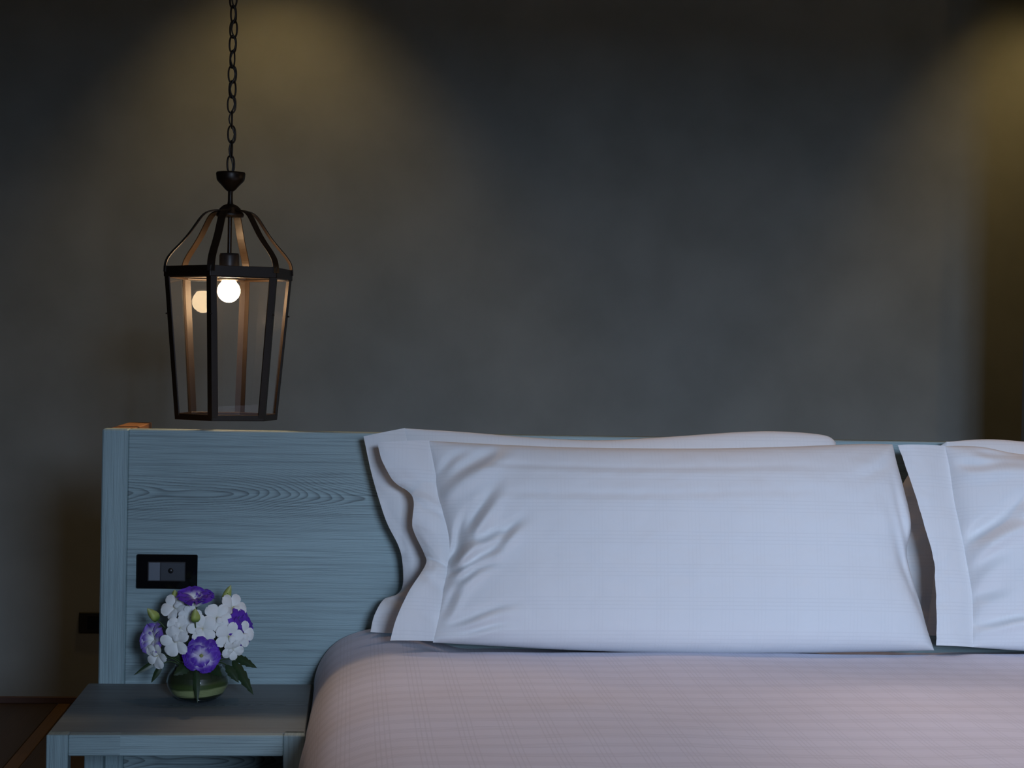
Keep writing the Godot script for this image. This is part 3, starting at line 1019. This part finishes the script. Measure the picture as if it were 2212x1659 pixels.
func stem_to(o: Node3D, tip: Vector3, rad: float, foot: Vector3) -> void:
	# from the foot inside the bowl up to the flower, in the thing's own axes
	var pts := []
	var p1 := foot.lerp(tip, 0.45) + Vector3(0, 0.025, 0)
	for i in 9:
		var s := i / 8.0
		pts.append(foot.lerp(p1, s).lerp(p1.lerp(tip, s), s))
	part("stem", tube(pts, rad, 6), M.stem, o)


func build_flowers() -> void:
	var base := Vector3(-0.2989, 0.47, 0.187)
	M.petal = petal_mat()
	M.stem = mat(0.05, 0.095, 0.025, 0.5)
	M.bud = petal_mat(0.5)
	M.leaf = petal_mat(0.4)
	M.leaf.backlight = Color(0.25, 0.3, 0.15)
	var glass := mat(0.92, 1.0, 0.93, 0.02)
	glass.albedo_color.a = 0.008
	glass.transparency = BaseMaterial3D.TRANSPARENCY_ALPHA
	# bowl
	var bowl := thing("glass_bowl", "round clear glass bowl of flowers standing on the nightstand", "vase", base)
	var prof := [Vector2(0.0, 0.001), Vector2(0.030, 0.001), Vector2(0.042, 0.006), Vector2(0.053, 0.016), Vector2(0.0605, 0.030), Vector2(0.0618, 0.040), Vector2(0.0595, 0.051), Vector2(0.053, 0.062), Vector2(0.047, 0.069), Vector2(0.0455, 0.072)]
	part("glass_wall", lathe(prof, 48), glass, bowl)
	part("rim", tube(range(32).map(func(i): return Vector3(cos(TAU * i / 32.0) * 0.0458, 0.0722, sin(TAU * i / 32.0) * 0.0458)), 0.0012, 6, true), glass, bowl)
	part("foot", lathe([Vector2(0.0, 0.0015), Vector2(0.029, 0.0015), Vector2(0.040, 0.0062), Vector2(0.036, 0.010), Vector2(0.0, 0.008)], 40), mat(0.004, 0.008, 0.006, 0.1), bowl)
	# the striped leaf coiled inside the bowl
	var lm := petal_mat(0.45)
	lm.backlight_enabled = false
	var n := FastNoiseLite.new()
	n.seed = 21
	n.frequency = 1.0
	var leaf_f := func(u: float, v: float) -> Array:
		var a := -PI * 0.5 + u * TAU * 1.02
		var tilt := 0.004 * cos(a) # higher on the right
		var y := lerpf(0.011, 0.066, v)
		var r := 0.0
		for k in prof.size() - 1:
			var p: Vector2 = prof[k]
			var p2: Vector2 = prof[k + 1]
			if y >= p.y and y <= p2.y:
				r = lerpf(p.x, p2.x, (y - p.y) / (p2.y - p.y))
		r -= 0.0022 + 0.0006 * u
		var h := y - tilt
		var wob := h + 0.0012 * n.get_noise_2d(u * 7.0, 0.0)
		var dark := Color(0.020, 0.034, 0.008)
		var green := Color(0.05, 0.085, 0.012)
		var cream := Color(0.42, 0.47, 0.22)
		var c := green.lerp(dark, smoothstep(0.034, 0.046, wob))
		var stripe := smoothstep(0.031, 0.027, wob)
		var fine := 0.5 + 0.5 * sin(wob * 1900.0 + 2.0 * n.get_noise_2d(u * 10.0, h * 90.0))
		c = c.lerp(cream.lerp(Color(0.16, 0.20, 0.04), 0.55 * fine), stripe)
		c = c.lerp(dark, smoothstep(0.0150, 0.0125, wob))
		return [Vector3(cos(a) * r, y, sin(a) * r), Vector2(u, v), c]
	var coil := thing("coiled_leaf", "broad striped green and cream leaf coiled inside the glass bowl", "leaf", base)
	part("blade", grid(72, 60, leaf_f, false, true), lm, coil)
	var water_mat := mat(0.006, 0.011, 0.006, 0.08)
	var water := thing("water", "dark water filling the flower bowl", "water", base)
	part("surface", lathe([Vector2(0.0, 0.009), Vector2(0.036, 0.011), Vector2(0.050, 0.020), Vector2(0.0565, 0.032), Vector2(0.0565, 0.046), Vector2(0.053, 0.052), Vector2(0.0, 0.052)], 32), water_mat, water)

	var white := Color(0.95, 0.95, 0.92)
	var cream := Color(0.70, 0.66, 0.52)
	var purple := Color(0.16, 0.050, 0.56)
	var deep := Color(0.080, 0.016, 0.36)
	# lisianthus: place, axis, radius, how far the purple reaches in, label
	var lis := [
		[Vector3(-0.3067, 0.673, 0.192), Vector3(0.05, 0.95, 0.36), 0.040, 0.70, 0.66, "purple rimmed white bloom at the top of the bouquet, cupped upwards", 0],
		[Vector3(-0.2881, 0.5699, 0.256), Vector3(0.03, 0.02, 1.0), 0.034, 0.74, 1.25, "deep purple open bloom facing out above the glass bowl", 1],
		[Vector3(-0.2080, 0.6212, 0.200), Vector3(0.86, 0.28, 0.42), 0.037, 0.45, 1.15, "deep purple bloom turned away to the bed side of the bouquet", 2],
		[Vector3(-0.3850, 0.5941, 0.200), Vector3(-0.66, 0.22, 0.72), 0.036, 0.86, 0.62, "pale lilac half-closed bloom on the outer side of the bouquet", 3],
	]
	for q in lis:
		var o := thing("lisianthus_flower", q[5], "flower", q[0], "purple lisianthus in the bowl")
		var ax: Vector3 = (q[1] as Vector3).normalized()
		var r: float = q[2]
		var bs := facing(ax, q[6] * 0.7)
		var k := 0
		for ring in [[6, 1.0, q[4], 0.0], [5, 0.88, q[4] * 0.78, 0.5], [4, 0.70, q[4] * 0.55, 0.2]]:
			for i in ring[0]:
				var pm := petal_mesh(r * 1.12 * ring[1], r * 0.60 * ring[1], 0.30, 0.55, 0.20, white if q[6] != 1 else Color(0.78, 0.70, 0.88), deep.lerp(purple, 0.3 + 0.14 * (k % 5)) if q[6] != 3 else purple.lerp(Color(0.36, 0.26, 0.66), 0.4), q[3] + 0.05 * ((k * 7) % 3 - 1), k * 13 + int(q[6]) * 101)
				var pe := part("petal", pm, M.petal, o)
				var turn := Basis(Vector3.UP, TAU * (i + ring[3]) / ring[0] + 0.3 * sin(k * 2.3))
				# lean each petal out from the axis
				pe.transform = Transform3D(bs * turn * Basis(Vector3.RIGHT, ring[2]), -ax * r * 0.42)
				k += 1
		var heart := part("heart", lathe([Vector2(0.0, 0.0), Vector2(0.0035, 0.002), Vector2(0.0045, 0.007), Vector2(0.003, 0.012), Vector2(0.0, 0.014)], 10), mat(0.35, 0.36, 0.10, 0.6), o)
		heart.transform = Transform3D(bs, -ax * r * 0.40)
		var cal := part("calyx", lathe([Vector2(0.0, -0.004), Vector2(0.003, -0.003), Vector2(0.006, 0.003), Vector2(0.0075, 0.010), Vector2(0.0, 0.010)], 12), M.stem, o)
		cal.transform = Transform3D(bs, -ax * r * 0.5)
		stem_to(o, -ax * r * 0.45, 0.0017, base + Vector3(((q[0] as Vector3).x - base.x) * 0.12, 0.052, ((q[0] as Vector3).z - base.z) * 0.12) - (q[0] as Vector3))
	# white orchids: place, axis, radius, spin, label
	var orchids := [
		[Vector3(-0.3473, 0.6542, 0.180), Vector3(-0.35, 0.45, 0.8), 0.031, 0.2, "white orchid bloom high beside the cupped purple bloom"],
		[Vector3(-0.3339, 0.6190, 0.222), Vector3(-0.15, 0.1, 0.95), 0.028, 0.9, "white orchid bloom with long petals below the high orchid bloom"],
		[Vector3(-0.3150, 0.6390, 0.205), Vector3(0.05, 0.3, 0.9), 0.025, 1.6, "small white orchid bloom tucked behind the middle green bud"],
		[Vector3(-0.2880, 0.6200, 0.236), Vector3(0.05, 0.12, 1.0), 0.031, 2.1, "large white orchid bloom under the middle green bud"],
		[Vector3(-0.2610, 0.6400, 0.222), Vector3(0.15, 0.3, 0.9), 0.031, 0.5, "cream-hearted white orchid bloom between middle bud and purple bloom"],
		[Vector3(-0.2330, 0.6560, 0.190), Vector3(0.5, 0.45, 0.7), 0.031, 1.2, "white orchid bloom with round petal under the tall pointed bud"],
		[Vector3(-0.3383, 0.5968, 0.245), Vector3(-0.3, -0.05, 0.9), 0.033, 0.0, "star-shaped white orchid bloom beside the open purple bloom"],
		[Vector3(-0.3761, 0.5640, 0.220), Vector3(-0.55, -0.2, 0.75), 0.028, 0.7, "drooping white orchid bloom below the pale lilac bloom"],
		[Vector3(-0.2370, 0.6050, 0.232), Vector3(0.25, 0.0, 0.9), 0.031, 2.7, "white orchid bloom on the bed side of the open purple bloom"],
		[Vector3(-0.2128, 0.6068, 0.212), Vector3(0.55, 0.15, 0.75), 0.028, 1.9, "white orchid bloom in front of the turned-away purple bloom"],
		[Vector3(-0.2285, 0.5800, 0.240), Vector3(0.3, -0.35, 0.85), 0.024, 0.4, "lowest small white orchid bloom above the serrated leaves"],
	]
	for q in orchids:
		var o := thing("orchid_flower", q[4], "flower", q[0], "white orchids in the bowl")
		var ax: Vector3 = (q[1] as Vector3).normalized()
		var r: float = q[2]
		var bs := facing(ax, q[3])
		for i in 5:
			var wide := i % 2 == 1
			var pm := petal_mesh(r * (1.0 if not wide else 0.98), r * (0.36 if not wide else 0.50), 0.18, 0.5, 0.08, cream, white, 0.12, i * 17 + int(q[3] * 31.0))
			var pe := part("petal", pm, M.petal, o)
			pe.transform = Transform3D(bs * Basis(Vector3.UP, TAU * i / 5.0) * Basis(Vector3.RIGHT, 1.05), -ax * 0.004)
		var lip := part("lip", petal_mesh(r * 0.55, r * 0.26, 0.5, 0.9, 0.2, Color(0.62, 0.58, 0.24), white, 0.45, 5), M.petal, o)
		lip.transform = Transform3D(bs * Basis(Vector3.UP, 0.6) * Basis(Vector3.RIGHT, 0.5), Vector3.ZERO)
		stem_to(o, -ax * 0.004, 0.0012, base + Vector3(((q[0] as Vector3).x - base.x) * 0.15, 0.052, ((q[0] as Vector3).z - base.z) * 0.15) - (q[0] as Vector3))
	# buds: base place, axis, length, width, label
	var buds := [
		[Vector3(-0.3790, 0.6290, 0.190), Vector3(-0.62, 0.75, 0.2), 0.034, 0.0095, "plump yellow-green bud above the pale lilac bloom"],
		[Vector3(-0.3015, 0.6340, 0.248), Vector3(0.0, 1.0, 0.12), 0.029, 0.0092, "plump yellow-green bud in the middle below the cupped purple bloom"],
		[Vector3(-0.2520, 0.6650, 0.172), Vector3(0.38, 0.92, 0.05), 0.037, 0.0085, "slender pointed yellow-green bud rising beside the cupped purple bloom"],
		[Vector3(-0.3505, 0.6700, 0.160), Vector3(0.05, 1.0, 0.2), 0.018, 0.0065, "tiny green bud at the tip of the high orchid bloom"],
	]
	for q in buds:
		var o := thing("flower_bud", q[4], "bud", q[0], "green buds in the bowl")
		var ln: float = q[2]
		var wd: float = q[3]
		var bf := func(u: float, v: float) -> Array:
			var a := u * TAU + v * 1.4
			var r := wd * pow(sin(PI * pow(v, 0.62)), 0.8) * (1.0 + 0.10 * sin(a * 3.0)) if v > 0.0 and v < 1.0 else 0.0
			var cc := Color(0.10, 0.19, 0.02).lerp(Color(0.46, 0.52, 0.13), smoothstep(0.08, 0.45, v)).lerp(Color(0.60, 0.64, 0.36), smoothstep(0.6, 1.0, v) * (0.5 + 0.5 * sin(a * 3.0)))
			return [Vector3(cos(u * TAU) * r, ln * v, sin(u * TAU) * r), Vector2(u, v), cc]
		var bd := part("bud_petals", grid(20, 14, bf, false, true), M.bud, o)
		bd.transform.basis = facing(q[1])
		for i in 4:
			var sp := part("sepal", petal_mesh(ln * 0.62, wd * 0.32, 0.2, 0.2, 0.0, Color(0.06, 0.13, 0.02), Color(0.14, 0.24, 0.04), 0.6, i), M.leaf, o)
			sp.transform = Transform3D(facing(q[1], 0.0) * Basis(Vector3.UP, TAU * i / 4.0) * Basis(Vector3.RIGHT, 0.30), Vector3.ZERO)
		stem_to(o, Vector3.ZERO, 0.0014, base + Vector3(((q[0] as Vector3).x - base.x) * 0.15, 0.052, ((q[0] as Vector3).z - base.z) * 0.15) - (q[0] as Vector3))
	# leaf sprays: foot, tip, width, serrated, label
	var g0 := Color(0.018, 0.034, 0.012)
	var g1 := Color(0.030, 0.058, 0.020)
	var leaves := [
		[Vector3(-0.2300, 0.5640, 0.205), Vector3(-0.1810, 0.5410, 0.222), 0.010, "short dark serrated leaf pointing to the bed from the bouquet"],
		[Vector3(-0.2300, 0.5560, 0.215), Vector3(-0.1860, 0.4930, 0.250), 0.012, "long dark serrated leaf drooping beside the bowl on the bed side"],
		[Vector3(-0.2420, 0.5480, 0.225), Vector3(-0.2150, 0.5150, 0.240), 0.010, "dark leaf tucked against the bowl shoulder on the bed side"],
		[Vector3(-0.3700, 0.5560, 0.200), Vector3(-0.4230, 0.5235, 0.210), 0.006, "thin dark leaf pointing away from the bed"],
		[Vector3(-0.3680, 0.5460, 0.205), Vector3(-0.3890, 0.5080, 0.205), 0.006, "small dark leaf drooping below the star-shaped orchid bloom"],
		[Vector3(-0.2990, 0.5430, 0.238), Vector3(-0.2930, 0.4790, 0.264), 0.007, "narrow dark leaf hanging down over the front of the bowl"],
		[Vector3(-0.3100, 0.5500, 0.225), Vector3(-0.3420, 0.5300, 0.246), 0.013, "broad dark leaf on the bowl rim under the star-shaped orchid bloom"],
		[Vector3(-0.2780, 0.5500, 0.225), Vector3(-0.2480, 0.5290, 0.250), 0.013, "broad dark leaf on the bowl rim under the lowest orchid bloom"],
		[Vector3(-0.3050, 0.5520, 0.215), Vector3(-0.3150, 0.5960, 0.238), 0.014, "broad dark leaf standing behind the open purple bloom"],
		[Vector3(-0.2850, 0.5520, 0.215), Vector3(-0.2640, 0.5930, 0.238), 0.014, "broad dark leaf standing beside the open purple bloom"],
		[Vector3(-0.3300, 0.5500, 0.200), Vector3(-0.3620, 0.6120, 0.205), 0.012, "dark leaf rising beside the pale lilac bloom"],
		[Vector3(-0.2650, 0.5500, 0.200), Vector3(-0.2180, 0.6420, 0.205), 0.010, "dark leaf rising in front of the turned-away purple bloom"],
		[Vector3(-0.3000, 0.5500, 0.195), Vector3(-0.3050, 0.6400, 0.185), 0.016, "dark leaf hidden among the white orchid blooms"],
	]
	for k in leaves.size():
		var q: Array = leaves[k]
		var o := thing("leaf", q[3], "leaf", q[0], "dark leaves in the bouquet")
		var d: Vector3 = q[1] - q[0]
		var ln := d.length()
		var saw := 5.0 if k < 3 or k >= 6 else 0.0
		var wd: float = q[2]
		var lf := func(u: float, v: float) -> Array:
			var x := (u - 0.5) * 2.0
			var env := pow(sin(PI * pow(v, 0.75)), 0.9) if v > 0.0 and v < 1.0 else 0.02
			var cut := 1.0 - 0.28 * fmod(v * saw, 1.0) if saw > 0.0 else 1.0
			var w := wd * env * (cut if absf(x) > 0.6 else 1.0)
			var sag := ln * 0.10 * sin(PI * v)
			return [Vector3(x * w, ln * v, -0.25 * absf(x) * w + sag * 0.3), Vector2(u, v), g0.lerp(g1, 0.5 + 0.5 * n.get_noise_2d(v * 4.0 + k, x) + 0.25 * (1.0 - absf(x)))]
		var y := d / ln
		var z := (Vector3(0, 0.35, 1.0) - y * Vector3(0, 0.35, 1.0).dot(y)).normalized()
		var blade := part("blade", grid(6, 24, lf, false, true), M.leaf, o)
		blade.transform.basis = Basis(y.cross(z), y, z)
		stem_to(o, Vector3.ZERO, 0.001, base + Vector3(((q[0] as Vector3).x - base.x) * 0.3, 0.054, ((q[0] as Vector3).z - base.z) * 0.3) - (q[0] as Vector3))
